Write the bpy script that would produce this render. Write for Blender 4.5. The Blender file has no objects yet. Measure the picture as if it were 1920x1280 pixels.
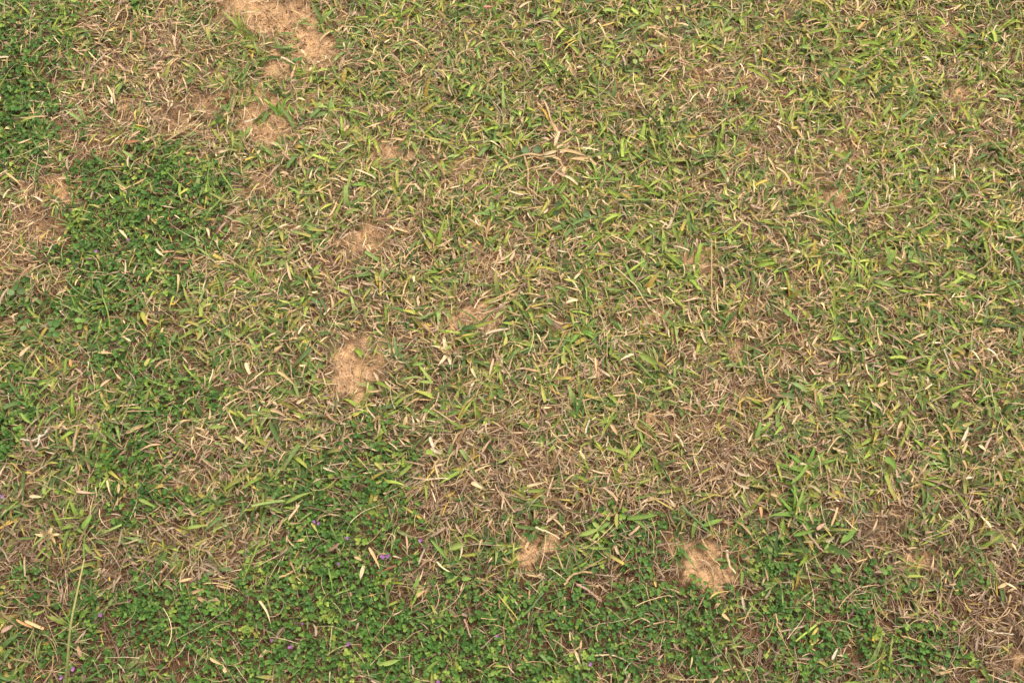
import bpy, math
import numpy as np
from mathutils import Vector

R = math.radians
scene = bpy.context.scene
COL = scene.collection
rng = np.random.default_rng(7)

# ------------------------------------------------------------------ camera
DIST, TILT, LENS = 1.47, R(18), 36.0
cam_d = bpy.data.cameras.new('camera'); cam = bpy.data.objects.new('camera', cam_d); COL.objects.link(cam)
cam.location = (0, -DIST*math.sin(TILT), DIST*math.cos(TILT)); cam.rotation_euler = (TILT, 0, 0)
cam_d.lens = LENS; cam_d.sensor_width = 36; cam_d.clip_end = 500; cam_d.clip_start = 0.01
scene.camera = cam
# ------------------------------------------------------------------ light
SUN_EL, SUN_AZ = R(58), R(35)      # azimuth measured clockwise from +Y
w = bpy.data.worlds.new('World'); scene.world = w; w.use_nodes = True
nt = w.node_tree; nt.nodes.clear()
sky = nt.nodes.new('ShaderNodeTexSky'); sky.sky_type = 'NISHITA'; sky.sun_disc = False
sky.sun_elevation = SUN_EL; sky.sun_rotation = SUN_AZ; sky.dust_density = 4.0; sky.air_density = 1.0; sky.ozone_density = 0.6
bg = nt.nodes.new('ShaderNodeBackground'); bg.inputs['Strength'].default_value = 0.14
out = nt.nodes.new('ShaderNodeOutputWorld')
hs = nt.nodes.new('ShaderNodeHueSaturation'); hs.inputs['Saturation'].default_value = .18      # hazy, nearly white sky
nt.links.new(sky.outputs[0], hs.inputs['Color']); nt.links.new(hs.outputs[0], bg.inputs[0]); nt.links.new(bg.outputs[0], out.inputs[0])
sun_d = bpy.data.lights.new('sun', 'SUN'); sun_d.energy = 1.0; sun_d.angle = R(25); sun_d.color = (1, 0.93, 0.82)
sun = bpy.data.objects.new('sun', sun_d); COL.objects.link(sun); sun.location = (1, 2, 3)
sdir = Vector((math.sin(SUN_AZ)*math.cos(SUN_EL), math.cos(SUN_AZ)*math.cos(SUN_EL), math.sin(SUN_EL)))
sun.rotation_euler = sdir.to_track_quat('Z', 'Y').to_euler()
scene.view_settings.view_transform = 'Standard'; scene.view_settings.look = 'None'
scene.view_settings.exposure = 0.92; scene.view_settings.gamma = 1.0
scene.render.engine = 'CYCLES'
scene.cycles.max_bounces = 6; scene.cycles.diffuse_bounces = 3; scene.cycles.transmission_bounces = 3

# ------------------------------------------------------------------ picture <-> ground (photo pixels, 1920 x 1280)
CT, ST = math.cos(TILT), math.sin(TILT)
def ground(px, py, z=0.0):
    px = np.asarray(px, float); py = np.asarray(py, float)
    u = (px/1920-.5)*36/LENS; v = (.5-py/1280)*24/LENS
    dx, dy, dz = u, ST+v*CT, -CT+v*ST
    t = (z-DIST*CT)/dz
    return t*dx, -DIST*ST+t*dy
def pixel(x, y):
    X, Y, Z = x, y+DIST*ST, -DIST*CT
    f = Y*ST-Z*CT; r = X/f; uu = (Y*CT+Z*ST)/f
    return (r*LENS/36+.5)*1920, (.5-uu*LENS/24)*1280

# ------------------------------------------------------------------ noise
_T = np.random.default_rng(3).random((256, 256))
def vnoise(x, y, s, o=0.0):
    x = np.asarray(x)*s+o*17.3+40; y = np.asarray(y)*s+o*9.1+40
    ix = np.floor(x).astype(int); iy = np.floor(y).astype(int); fx = x-ix; fy = y-iy
    fx = fx*fx*(3-2*fx); fy = fy*fy*(3-2*fy)
    g = lambda a, b: _T[a % 256, b % 256]
    return (g(ix, iy)*(1-fx)+g(ix+1, iy)*fx)*(1-fy)+(g(ix, iy+1)*(1-fx)+g(ix+1, iy+1)*fx)*fy
def fbm(x, y, s, o=0.0):
    return .5*vnoise(x, y, s, o)+.3*vnoise(x, y, s*2.1, o+1)+.2*vnoise(x, y, s*4.3, o+2)

# ------------------------------------------------------------------ where things grow (read off the photograph, laid on the ground)
CLOVER = [(40,60,70,60,.6),(35,130,80,60,.9),(90,80,80,50,.55),(30,220,70,70,1),(40,290,60,50,.9),(140,60,60,50,.4),(260,5,40,15,.8),(170,225,40,20,.5),
 (300,320,90,40,.9),(330,370,100,50,1),(200,360,70,50,.8),(260,430,130,50,1),(150,470,60,40,.8),(370,450,70,45,.8),(250,510,110,45,.8),(180,560,70,50,.8),
 (120,600,70,40,.6),(250,620,60,35,.6),(270,650,45,50,.7),(290,740,95,55,1),(370,745,60,35,.8),(250,820,60,40,.9),(225,870,70,45,.9),(300,870,50,40,.6),
 (15,800,45,55,.95),(60,740,60,40,.7),(200,680,60,35,.5),(15,600,40,50,.5),(280,950,70,35,.8),(200,960,50,30,.5),(390,940,60,30,.4),(560,900,60,35,.8),(620,940,60,50,.9),(690,880,80,50,.95),
 (680,820,60,35,.8),(760,860,45,35,.6),(620,1000,90,50,1),(560,1060,80,60,.9),(680,1040,90,60,1),(740,990,60,40,.9),(640,1110,100,50,1),
 (220,1130,100,60,.7),(330,1150,120,60,.9),(470,1150,110,70,1),(560,1230,130,60,1),(700,1170,110,60,1),(720,1250,140,50,1),(400,1240,150,50,.85),(150,1230,120,60,.65),(40,1110,60,40,.5),(40,1250,80,40,.6),
 (870,1130,60,50,.8),(900,1200,120,70,.95),(1000,1140,130,50,1),(1080,1180,150,60,1),(1010,1250,200,50,1),(1180,1140,80,50,.9),(1180,1240,60,40,.8),
 (1180,1000,75,35,.95),(1120,985,40,25,.7),(1160,1050,70,30,.6),(1090,1060,60,25,.5),(850,1050,40,20,.4),(960,1000,40,20,.4),
 (1430,1050,55,35,1),(1420,1010,40,25,.9),(1480,1000,60,25,.7),(1300,1085,50,30,.8),(1330,1150,60,40,.7),(1300,1200,60,60,.95),(1380,1200,50,50,.5),(1440,1180,50,40,.6),
 (1500,1140,80,40,.95),(1580,1130,70,40,.9),(1590,1180,60,40,.8),(1500,1220,50,50,.85),(1700,1200,70,35,.9),(1740,1240,50,30,.9),(1660,1240,50,30,.6),(1550,1070,50,30,.5),(1660,1070,50,30,.5),
 (1440,1260,100,30,.6),(1800,1110,50,20,.35),(1560,1250,60,30,.4),(990,760,40,20,.2),(60,500,50,40,.3)]
SAND = [(572,85,50,44,1),(545,125,42,34,.8),(500,20,70,28,.9),(450,60,40,25,.5),(480,195,60,40,.55),(580,25,35,20,.6),(570,203,24,13,1),(495,240,45,28,.8),(400,190,50,30,.4),(150,145,22,12,.6),(125,372,38,20,.9),(30,365,30,16,.3),
 (735,297,38,22,.9),(870,300,40,14,.5),(690,460,42,28,.75),(665,685,42,46,1),(690,650,35,25,.6),(875,588,52,24,.9),(912,540,30,12,.8),(1055,625,42,13,.8),(1232,600,26,18,.9),(1300,487,42,24,.85),(1375,668,34,20,.95),(1345,660,25,14,.7),
 (1562,378,34,18,1),(1610,288,42,15,.8),(1795,168,30,18,.9),(1788,68,26,12,.7),(1435,68,24,12,.6),(1480,552,26,12,.8),(1545,463,24,12,.8),(1475,775,14,10,.9),(1220,805,22,22,.8),(350,900,30,26,.5),
 (985,1022,26,26,1),(1038,1030,24,16,.8),(1315,1045,36,34,1),(1345,1090,30,28,.9),(1380,1025,22,16,.9),(1440,930,34,12,.9),(1725,1060,40,34,.55),(1640,985,30,20,.3),(1900,740,30,20,.5),(1460,340,20,10,.6),(700,15,30,20,.6),
 (1600,555,20,10,.4),(1290,140,22,10,.3),(840,20,20,8,.2),(390,140,40,20,.35),(1900,1250,40,30,.4),(1770,630,18,10,.4),(1590,770,30,12,.4),(655,175,22,10,.5),(1360,800,30,16,.4),(690,970,30,20,.4),(860,230,20,8,.4)]
THATCH = [(250,80,70,60,.7),(330,150,90,60,.6),(300,240,90,30,.7),(520,260,60,40,.6),(30,375,50,40,.5),(30,470,50,45,.4),(80,540,50,30,.6),(230,190,60,40,.6),(880,130,80,40,.5),(1000,180,60,30,.5),
 (720,455,80,55,1),(760,560,120,70,.85),(620,540,60,50,.5),(920,520,60,50,.9),(690,680,60,60,.9),(600,620,60,40,.6),(580,790,60,50,.6),(370,850,70,50,.8),(220,780,60,60,.5),(1390,760,130,70,.5),(870,900,90,60,.3),(1330,840,120,60,.8),(1520,700,60,40,.6),
 (880,900,130,70,1),(1000,880,90,50,.9),(860,950,80,40,.9),(900,800,110,50,.5),(1100,880,90,60,.8),(1130,960,100,40,.8),(1330,970,50,50,1),(800,1070,40,50,1),(850,1130,60,30,.8),(1200,1040,60,40,.7),(1250,900,80,50,.6),
 (1700,1000,140,80,.8),(1650,920,120,50,.6),(1830,1060,120,90,.8),(1880,1190,80,80,1),(1760,1150,90,60,.6),(1230,1220,50,60,.9),(1520,1250,80,30,.9),(1600,1090,80,50,.6),(1800,640,80,40,.6),(1850,260,70,40,.7),(1420,130,80,50,.5),
 (1380,210,80,40,.5),(260,1050,90,50,.8),(390,1090,90,40,.9),(100,1050,80,50,.5),(60,950,60,50,.4),(1290,130,70,50,.5),(340,1020,60,40,.6),(1060,770,80,40,.5),(1180,560,60,30,.5),(640,1180,40,20,.3),(520,1010,60,40,.6),(1420,300,80,30,.6)]
CLEAR = [(1045,292,62,36,.85),(985,283,24,14,.7),(1045,398,20,12,.8),(1100,400,16,10,.8),(1000,340,30,24,.5),(367,494,32,28,.8),(815,838,22,20,.6),(70,830,34,26,.7),(838,662,22,20,.7),
 (98,368,28,20,.5),(1460,230,24,30,.3),(917,14,16,10,.8),(1602,655,14,10,.7),(265,803,36,14,.6),(885,912,20,12,.6),(1555,1008,16,12,.8),(150,607,16,12,.7),(1193,110,18,14,.7),(1613,47,12,12,.6),(163,926,22,10,.7),(1105,1110,40,24,.7),(1393,1135,20,24,.8),(130,1130,22,160,.6)]
GRID = np.array([
 [.35,.38,.42,.42,.78,.85,.72,.68,.62,.82,.85,.78],
 [.20,.42,.42,.48,.62,.78,.72,.78,.65,.78,.78,.75],
 [.35,.42,.48,.58,.52,.60,.82,.78,.75,.75,.75,.82],
 [.42,.42,.45,.60,.50,.45,.80,.78,.62,.72,.78,.82],
 [.55,.50,.52,.70,.46,.78,.82,.74,.58,.54,.74,.76],
 [.66,.60,.55,.64,.54,.62,.54,.52,.48,.80,.68,.68],
 [.60,.54,.52,.50,.28,.54,.42,.38,.42,.66,.54,.44],
 [.34,.20,.20,.12,.13,.16,.12,.12,.12,.14,.18,.26]])
def blobs(lst, px, py):
    f = np.zeros(np.shape(px))
    for cx, cy, rx, ry, s in lst:
        d = ((px-cx)/rx)**2+((py-cy)/ry)**2
        f = np.maximum(f, s*np.clip(1.45-d*.8, 0, 1))
    return f
def fields(x, y):
    px, py = pixel(x, y)
    wx = (fbm(x, y, 22, 1)-.5)*75+(vnoise(x, y, 90, 5)-.5)*26; wy = (fbm(x, y, 22, 2)-.5)*75+(vnoise(x, y, 90, 6)-.5)*30; wx = wx+(vnoise(x, y, 190, 7)-.5)*26; wy = wy+(vnoise(x, y, 170, 8)-.5)*22
    qx, qy = px+wx, py+wy
    gx = np.clip((qx-80)/160, 0, 10.999); gy = np.clip((qy-80)/160, 0, 6.999)
    ix = gx.astype(int); iy = gy.astype(int); fx = gx-ix; fy = gy-iy
    g = (GRID[iy, ix]*(1-fx)+GRID[iy, ix+1]*fx)*(1-fy)+(GRID[iy+1, ix]*(1-fx)+GRID[iy+1, ix+1]*fx)*fy
    g = g*(1-blobs(CLEAR, px, py)); c = blobs(CLOVER, qx, qy); s = np.clip(blobs(SAND, px+wx*.85, py+wy*.85)*1.1, 0, 1); t = blobs(THATCH, qx, qy)
    outside = (px < -60) | (px > 1980) | (py < -60) | (py > 1340)
    c = np.where(outside, np.maximum(c, np.clip((fbm(x, y, 5, 11)-.55)*6, 0, 1)), c)
    s = np.where(outside, np.clip((fbm(x, y, 9, 12)-.64)*8, 0, 1), s)
    return px, py, g, c, s, t

def terrain(x, y, sand=None):
    h = (fbm(x, y, 7, 20)-.5)*.016+(fbm(x, y, 40, 21)-.5)*.005
    return h

# ------------------------------------------------------------------ colours: surface albedos, given as sRGB 0-255
def lin(c):
    c = np.asarray(c, float)/255
    return np.where(c <= .04045, c/12.92, ((c+.055)/1.055)**2.4)
PAL = {
 'green':  [(114,138,66),(126,148,74),(104,128,60),(138,156,84),(100,122,60),(110,134,72),(146,162,90)],
 'deep':   [(88,112,56),(98,122,60),(82,104,52),(104,128,66),(92,116,64)],
 'lime':   [(146,168,62),(158,174,74),(134,160,58),(166,172,76)],
 'gold':   [(186,164,84),(196,160,74),(176,158,88)],
 'straw':  [(208,176,124),(196,160,112),(218,190,144),(178,142,100),(204,168,126),(148,114,80),(222,196,158),(192,158,124)],
 'thatch': [(168,138,108),(150,120,94),(178,150,122),(134,104,80),(186,160,132),(158,130,108),(120,92,70)],
 'litter': [(104,72,46),(88,60,40),(122,86,56),(74,50,34),(138,100,68)],
 'clover': [(72,108,38),(84,118,44),(62,98,34),(96,128,50),(70,102,40),(112,138,54)],
 'cloverY':[(130,150,58),(146,154,66),(118,142,54)],
}
for k in PAL:
    PAL[k] = lin(PAL[k])
    if k in ('green', 'deep', 'lime'): PAL[k] = PAL[k]*.92+PAL[k].mean(1, keepdims=True)*np.array([.105, .09, .045])
def pick(key, n, r=rng, var=.16):
    p = PAL[key]; c = p[r.integers(0, len(p), n)]
    j = r.integers(0, len(p), n); m = r.random((n, 1))*.5
    c = c*(1-m)+p[j]*m
    return c*(1+r.normal(0, var, (n, 1)).clip(-.4, .5))

# ------------------------------------------------------------------ materials
def mat_leaf(name, rough, transl, spec=.3, streak=.25):
    m = bpy.data.materials.new(name); m.use_nodes = True; n = m.node_tree; n.nodes.clear(); L = n.links.new
    at = n.nodes.new('ShaderNodeAttribute'); at.attribute_name = 'tint'
    uv = n.nodes.new('ShaderNodeAttribute'); uv.attribute_name = 'along'
    tc = n.nodes.new('ShaderNodeTexCoord')
    no = n.nodes.new('ShaderNodeTexNoise'); no.inputs['Scale'].default_value = 260; no.inputs['Detail'].default_value = 3
    L(tc.outputs['Object'], no.inputs['Vector'])
    # fine parallel veins: stripes across the blade's width
    mp = n.nodes.new('ShaderNodeMapping'); mp.inputs['Scale'].default_value = (7, 1.3, 1)
    L(uv.outputs['Vector'], mp.inputs['Vector'])
    ns = n.nodes.new('ShaderNodeTexNoise'); ns.inputs['Scale'].default_value = 3.0; ns.inputs['Detail'].default_value = 2
    L(mp.outputs[0], ns.inputs['Vector'])
    ad = n.nodes.new('ShaderNodeMath'); ad.operation = 'ADD'; L(no.outputs['Fac'], ad.inputs[0]); L(ns.outputs['Fac'], ad.inputs[1])
    mr = n.nodes.new('ShaderNodeMapRange'); mr.inputs[1].default_value = .6; mr.inputs[2].default_value = 1.4
    mr.inputs[3].default_value = 1-streak*1.3; mr.inputs[4].default_value = 1+streak
    L(ad.outputs[0], mr.inputs[0])
    vm = n.nodes.new('ShaderNodeVectorMath'); vm.operation = 'SCALE'; L(at.outputs['Color'], vm.inputs[0]); L(mr.outputs[0], vm.inputs['Scale'])
    pb = n.nodes.new('ShaderNodeBsdfPrincipled'); pb.inputs['Roughness'].default_value = rough
    pb.inputs['Specular IOR Level'].default_value = spec
    L(vm.outputs[0], pb.inputs['Base Color'])
    bu = n.nodes.new('ShaderNodeBump'); bu.inputs['Strength'].default_value = .35; bu.inputs['Distance'].default_value = .0004
    L(ad.outputs[0], bu.inputs['Height']); L(bu.outputs[0], pb.inputs['Normal'])
    o = n.nodes.new('ShaderNodeOutputMaterial')
    if transl:
        tr = n.nodes.new('ShaderNodeBsdfTranslucent'); L(vm.outputs[0], tr.inputs['Color'])
        mx = n.nodes.new('ShaderNodeMixShader'); mx.inputs[0].default_value = transl
        L(pb.outputs[0], mx.inputs[1]); L(tr.outputs[0], mx.inputs[2]); L(mx.outputs[0], o.inputs[0])
    else: L(pb.outputs[0], o.inputs[0])
    return m
M_GREEN = mat_leaf('grass_blade', .6, .24, .22)
M_DRY = mat_leaf('dry_straw', .6, .15, .25, .3)
M_CLOVER = mat_leaf('clover_leaf', .5, .22, .3, .18)
M_PETAL = mat_leaf('petal', .6, .3, .2, .12)

def mat_soil():
    m = bpy.data.materials.new('soil'); m.use_nodes = True; n = m.node_tree; n.nodes.clear(); L = n.links.new
    tc = n.nodes.new('ShaderNodeTexCoord'); at = n.nodes.new('ShaderNodeAttribute'); at.attribute_name = 'tint'
    def noise(s, d):
        q = n.nodes.new('ShaderNodeTexNoise'); q.inputs['Scale'].default_value = s; q.inputs['Detail'].default_value = d
        L(tc.outputs['Object'], q.inputs['Vector']); return q.outputs['Fac']
    a = noise(90, 6); b = noise(600, 4)
    vo = n.nodes.new('ShaderNodeTexVoronoi'); vo.inputs['Scale'].default_value = 420; L(tc.outputs['Object'], vo.inputs['Vector'])
    r1 = n.nodes.new('ShaderNodeMapRange'); r1.inputs[1].default_value = .3; r1.inputs[2].default_value = .7; r1.inputs[3].default_value = .78; r1.inputs[4].default_value = 1.18; L(a, r1.inputs[0])
    r2 = n.nodes.new('ShaderNodeMapRange'); r2.inputs[1].default_value = .3; r2.inputs[2].default_value = .7; r2.inputs[3].default_value = .72; r2.inputs[4].default_value = 1.22; L(b, r2.inputs[0])
    mu = n.nodes.new('ShaderNodeMath'); mu.operation = 'MULTIPLY'; L(r1.outputs[0], mu.inputs[0]); L(r2.outputs[0], mu.inputs[1])
    vm = n.nodes.new('ShaderNodeVectorMath'); vm.operation = 'SCALE'; L(at.outputs['Color'], vm.inputs[0]); L(mu.outputs[0], vm.inputs['Scale'])
    pb = n.nodes.new('ShaderNodeBsdfPrincipled'); pb.inputs['Roughness'].default_value = .95; pb.inputs['Specular IOR Level'].default_value = .15
    L(vm.outputs[0], pb.inputs['Base Color'])
    h = n.nodes.new('ShaderNodeMath'); h.operation = 'ADD'; L(b, h.inputs[0]); L(vo.outputs['Distance'], h.inputs[1])
    h2 = n.nodes.new('ShaderNodeMath'); h2.operation = 'ADD'; L(h.outputs[0], h2.inputs[0]); L(a, h2.inputs[1])
    bu = n.nodes.new('ShaderNodeBump'); bu.inputs['Strength'].default_value = .8; bu.inputs['Distance'].default_value = .0015
    L(h2.outputs[0], bu.inputs['Height']); L(bu.outputs[0], pb.inputs['Normal'])
    o = n.nodes.new('ShaderNodeOutputMaterial'); L(pb.outputs[0], o.inputs[0]); return m
M_SOIL = mat_soil()

# ------------------------------------------------------------------ mesh helpers
class Acc:
    """collects vertex / face arrays and links them as ONE mesh object"""
    def __init__(s): s.v = []; s.f = []; s.c = []; s.u = []; s.n = 0
    def add(s, V, F, C, U=None):
        s.v.append(V); s.f.append(F+s.n); s.c.append(C); s.u.append(U if U is not None else np.zeros((len(V), 2))); s.n += len(V)
    def build(s, name, mat, parent=None, origin=None):
        V = np.concatenate(s.v); C = np.concatenate(s.c); U = np.concatenate(s.u)
        if origin is not None: V = V-np.asarray(origin)
        me = bpy.data.meshes.new(name)
        nf = sum(len(f) for f in s.f)
        loops = np.concatenate([f.ravel() for f in s.f]).astype(np.int32)
        tot = np.concatenate([np.full(len(f), f.shape[1]) for f in s.f]).astype(np.int32)
        start = np.concatenate([[0], np.cumsum(tot)[:-1]]).astype(np.int32)
        me.vertices.add(len(V)); me.vertices.foreach_set('co', V.astype(np.float32).ravel())
        me.loops.add(len(loops)); me.loops.foreach_set('vertex_index', loops)
        me.polygons.add(nf); me.polygons.foreach_set('loop_start', start); me.polygons.foreach_set('loop_total', tot)
        me.polygons.foreach_set('use_smooth', np.ones(nf, bool))
        a = me.attributes.new('tint', 'FLOAT_COLOR', 'POINT')
        a.data.foreach_set('color', np.concatenate([C, np.ones((len(C), 1))], 1).astype(np.float32).ravel())
        b = me.attributes.new('along', 'FLOAT_VECTOR', 'POINT')
        b.data.foreach_set('vector', np.concatenate([U, np.zeros((len(U), 1))], 1).astype(np.float32).ravel())
        me.update(calc_edges=True); me.validate()
        me.materials.append(mat)
        o = bpy.data.objects.new(name, me); COL.objects.link(o)
        if parent is not None: o.parent = parent
        elif origin is not None: o.location = tuple(origin)
        return o

def blades(acc, base, az, e0, e1, L, W, curl, roll, cb, ct, nseg=5, fold=.35, trunc=None, clampz=True, shape='blade', wob=0.0, r=rng):
    """many leaf blades at once. az heading, e0/e1 elevation at base / tip, curl heading change, roll twist at base/tip"""
    N = len(az); S = nseg+1
    t = np.linspace(0, 1, S)[None, :]
    el = e0[:, None]*(1-t)+e1[:, None]*t
    hd = az[:, None]+curl[:, None]*t**1.3
    if wob: hd = hd+np.cumsum(r.normal(0, wob, (N, S)), 1); el = el+r.normal(0, wob*.6, (N, S))
    D = np.stack([np.cos(el)*np.cos(hd), np.cos(el)*np.sin(hd), np.sin(el)], 2)
    step = (L/nseg)[:, None, None]*D
    P = base[:, None, :]+np.concatenate([np.zeros((N, 1, 3)), np.cumsum(.5*(step[:, 1:]+step[:, :-1]), 1)], 1)
    side = np.stack([-np.sin(hd), np.cos(hd), np.zeros_like(hd)], 2)
    up = np.cross(D, side)
    ra = roll[:, None]*(0.5+0.9*t)
    s2 = side*np.cos(ra)[..., None]+up*np.sin(ra)[..., None]
    u2 = -side*np.sin(ra)[..., None]+up*np.cos(ra)[..., None]
    if shape == 'blade': prof = np.minimum(.5+2.2*t, 1)*np.clip(1-t**2.0, 0, 1)**.8
    elif shape == 'lance': prof = (.25+.75*np.sin(np.pi*np.clip(t*1.0, 0, 1)**.8))*np.clip((1-t)*4, 0, 1)
    else: prof = .9-.4*t
    prof = np.broadcast_to(prof, (N, S)).copy()
    if trunc is not None:            # mown tips end square
        tt = np.minimum(.42+2.6*t, 1)*(1-.25*t)
        prof = np.where(trunc[:, None], np.broadcast_to(tt, (N, S)), prof)
    prof = np.maximum(prof, .04)
    hw = (W/2)[:, None]*prof
    a = P+s2*hw[..., None]+u2*(hw*fold)[..., None]
    c = P-s2*hw[..., None]+u2*(hw*fold)[..., None]
    V = np.stack([a, P, c], 2)                                  # N,S,3,3
    if clampz:
        gz = terrain(V[..., 0], V[..., 1])+.0006
        V[..., 2] = np.maximum(V[..., 2], gz)
    idx = np.arange(N*S*3).reshape(N, S, 3)
    q1 = np.stack([idx[:, :-1, 0], idx[:, :-1, 1], idx[:, 1:, 1], idx[:, 1:, 0]], -1).reshape(-1, 4)
    q2 = np.stack([idx[:, :-1, 1], idx[:, :-1, 2], idx[:, 1:, 2], idx[:, 1:, 1]], -1).reshape(-1, 4)
    tc = t[..., None]**1.6
    C = cb[:, None, :]*(1-tc)+ct[:, None, :]*tc
    C = np.repeat(C[:, :, None, :], 3, 2).copy(); C[:, :, 1] *= 1.12       # paler midrib
    ro = r.random(N)*40
    U = np.stack([np.broadcast_to(np.array([0, .5, 1.])[None, None, :], (N, S, 3))+ro[:, None, None], np.broadcast_to((t*3)[..., None], (N, S, 3))+ro[:, None, None]], -1)
    acc.add(V.reshape(-1, 3), np.concatenate([q1, q2]), C.reshape(-1, 3), U.reshape(-1, 2))

def leaflets(acc, ctr, az, tilt, size, col, notch=.08, r=rng):
    """round leaflets: fan of 9 rim points, slightly cupped and folded along the midrib; base of the leaflet at ctr"""
    N = len(az); th = np.linspace(-np.pi, np.pi, 10)[:-1]
    rx = .5+.5*np.cos(th); ry = .46*np.sin(th)*(1-.12*np.cos(th)); rx = rx-notch*np.exp(-(th/.45)**2)
    X = np.concatenate([[.5], rx]); Y = np.concatenate([[0.], ry])
    Z = np.concatenate([[0.], .10+.12*np.abs(ry)])-.06
    X = X[None]*size[:, None]; Y = Y[None]*size[:, None]; Z = Z[None]*size[:, None]*(1+r.normal(0, .5, (N, 1)))
    rl = r.normal(0, .35, N)[:, None]
    Y, Z = Y*np.cos(rl)-Z*np.sin(rl), Y*np.sin(rl)+Z*np.cos(rl)
    ct, st = np.cos(tilt)[:, None], np.sin(tilt)[:, None]
    X, Z = X*ct-Z*st, X*st+Z*ct
    ca, sa = np.cos(az)[:, None], np.sin(az)[:, None]
    V = np.stack([ctr[:, 0:1]+X*ca-Y*sa, ctr[:, 1:2]+X*sa+Y*ca, ctr[:, 2:3]+Z], 2)
    V[..., 2] = np.maximum(V[..., 2], terrain(V[..., 0], V[..., 1])+.0006)
    idx = np.arange(N*10).reshape(N, 10)
    k = np.arange(1, 10); k2 = np.roll(k, -1)
    F = np.stack([np.broadcast_to(idx[:, 0:1], (N, 9)), idx[:, k], idx[:, k2]], -1).reshape(-1, 3)
    C = np.repeat(col[:, None, :], 10, 1).copy(); C[:, 0] *= 1.1
    U = np.stack([Y/size[:, None]+r.random((N, 1))*30, X/size[:, None]], -1)
    acc.add(V.reshape(-1, 3), F, C.reshape(-1, 3), U.reshape(-1, 2))

def tube(acc, pts, rad, col, col2=None, sides=6):
    pts = np.asarray(pts, float); n = len(pts); rad = np.broadcast_to(rad, (n,))
    T = np.gradient(pts, axis=0); T /= np.linalg.norm(T, axis=1, keepdims=True)
    A = np.cross(T, [0, 0, 1.0001]); A /= np.linalg.norm(A, axis=1, keepdims=True)+1e-9; B = np.cross(A, T)
    a = np.linspace(0, 2*np.pi, sides+1)[:-1]
    V = pts[:, None]+rad[:, None, None]*(A[:, None]*np.cos(a)[None, :, None]+B[:, None]*np.sin(a)[None, :, None])
    idx = np.arange(n*sides).reshape(n, sides)
    F = np.stack([idx[:-1], np.roll(idx, -1, 1)[:-1], np.roll(idx, -1, 1)[1:], idx[1:]], -1).reshape(-1, 4)
    t = np.linspace(0, 1, n)[:, None, None]; c2 = col if col2 is None else col2
    C = np.broadcast_to(np.asarray(col)*(1-t)+np.asarray(c2)*t, (n, sides, 3))
    U = np.stack(np.broadcast_arrays(np.arange(sides)[None, :]*1., np.arange(n)[:, None]*.6), -1)
    acc.add(V.reshape(-1, 3), F, C.reshape(-1, 3), U.reshape(-1, 2))

def tag(o, label=None, cat=None, group=None, kind=None):
    if label: o['label'] = label
    if cat: o['category'] = cat
    if group: o['group'] = group
    if kind: o['kind'] = kind
    return o

# ------------------------------------------------------------------ the ground
def make_ground():
    xs = np.concatenate([[-60, -20, -8, -4], np.arange(-2.4, -1.0, .04), np.arange(-1.0, 1.0, .0024), np.arange(1.0, 2.44, .04), [4, 8, 20, 60]])
    ys = np.concatenate([[-60, -20, -8, -4], np.arange(-2.4, -.7, .04), np.arange(-.7, .9, .0024), np.arange(.9, 2.44, .04), [4, 8, 20, 60]])
    X, Y = np.meshgrid(xs, ys); X = X.ravel(); Y = Y.ravel()
    px, py, g, c, s, t = fields(X, Y)
    Z = terrain(X, Y)
    near = (np.abs(X) < 1.05) & (Y > -.75) & (Y < .95)
    fine = (vnoise(X, Y, 90, 30)-.5)*.0040+np.abs(vnoise(X, Y, 150, 36)-.5)*.0050+(vnoise(X, Y, 360, 31)-.5)*.0022
    Z = Z+np.where(near, fine*np.clip(s+.35, 0, 1), 0)-.0008
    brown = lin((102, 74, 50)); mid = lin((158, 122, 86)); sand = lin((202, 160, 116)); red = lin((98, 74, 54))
    m = np.clip((s-.35)*2.2+(fbm(X, Y, 70, 33)-.5)*2.6*(s > .02)+.3*s, 0, 1)[:, None]
    lowv = np.clip((py-250)/900, 0, 1)[:, None]
    base = mid*(1-lowv)+brown*lowv
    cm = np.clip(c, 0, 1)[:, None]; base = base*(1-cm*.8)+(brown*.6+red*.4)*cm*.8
    base = base*(.8+.5*fbm(X, Y, 30, 34))[:, None]
    sandc = sand*(.70+.55*fbm(X, Y, 110, 35))[:, None]
    C = base*(1-m)+sandc*m
    ny, nx = len(ys), len(xs); idx = np.arange(nx*ny).reshape(ny, nx)
    F = np.stack([idx[:-1, :-1], idx[:-1, 1:], idx[1:, 1:], idx[1:, :-1]], -1).reshape(-1, 4)
    a = Acc(); a.add(np.stack([X, Y, Z], 1), F, C)
    return tag(a.build('ground', M_SOIL), kind='structure')
make_ground()

# ------------------------------------------------------------------ sampling
X0, X1, Y0, Y1 = -1.02, 1.02, -.68, .86         # densely planted
def scatter(n, prob, outer=False, r=rng):
    """n candidates per square metre; prob(fields) -> keep"""
    if not outer: a, b, c, d = X0, X1, Y0, Y1
    else: a, b, c, d = -2.3, 2.3, -1.9, 2.1
    N = int(n*(b-a)*(d-c)); x = r.uniform(a, b, N); y = r.uniform(c, d, N)
    if outer:
        k = (x < X0) | (x > X1) | (y < Y0) | (y > Y1); x = x[k]; y = y[k]
    f = fields(x, y); p = prob(x, y, *f)
    k = r.random(len(x)) < p
    return x[k], y[k], [q[k] for q in f]

def zs(x, y, h): return np.stack([x, y, terrain(x, y)+h], 1)
U = rng.uniform

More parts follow.
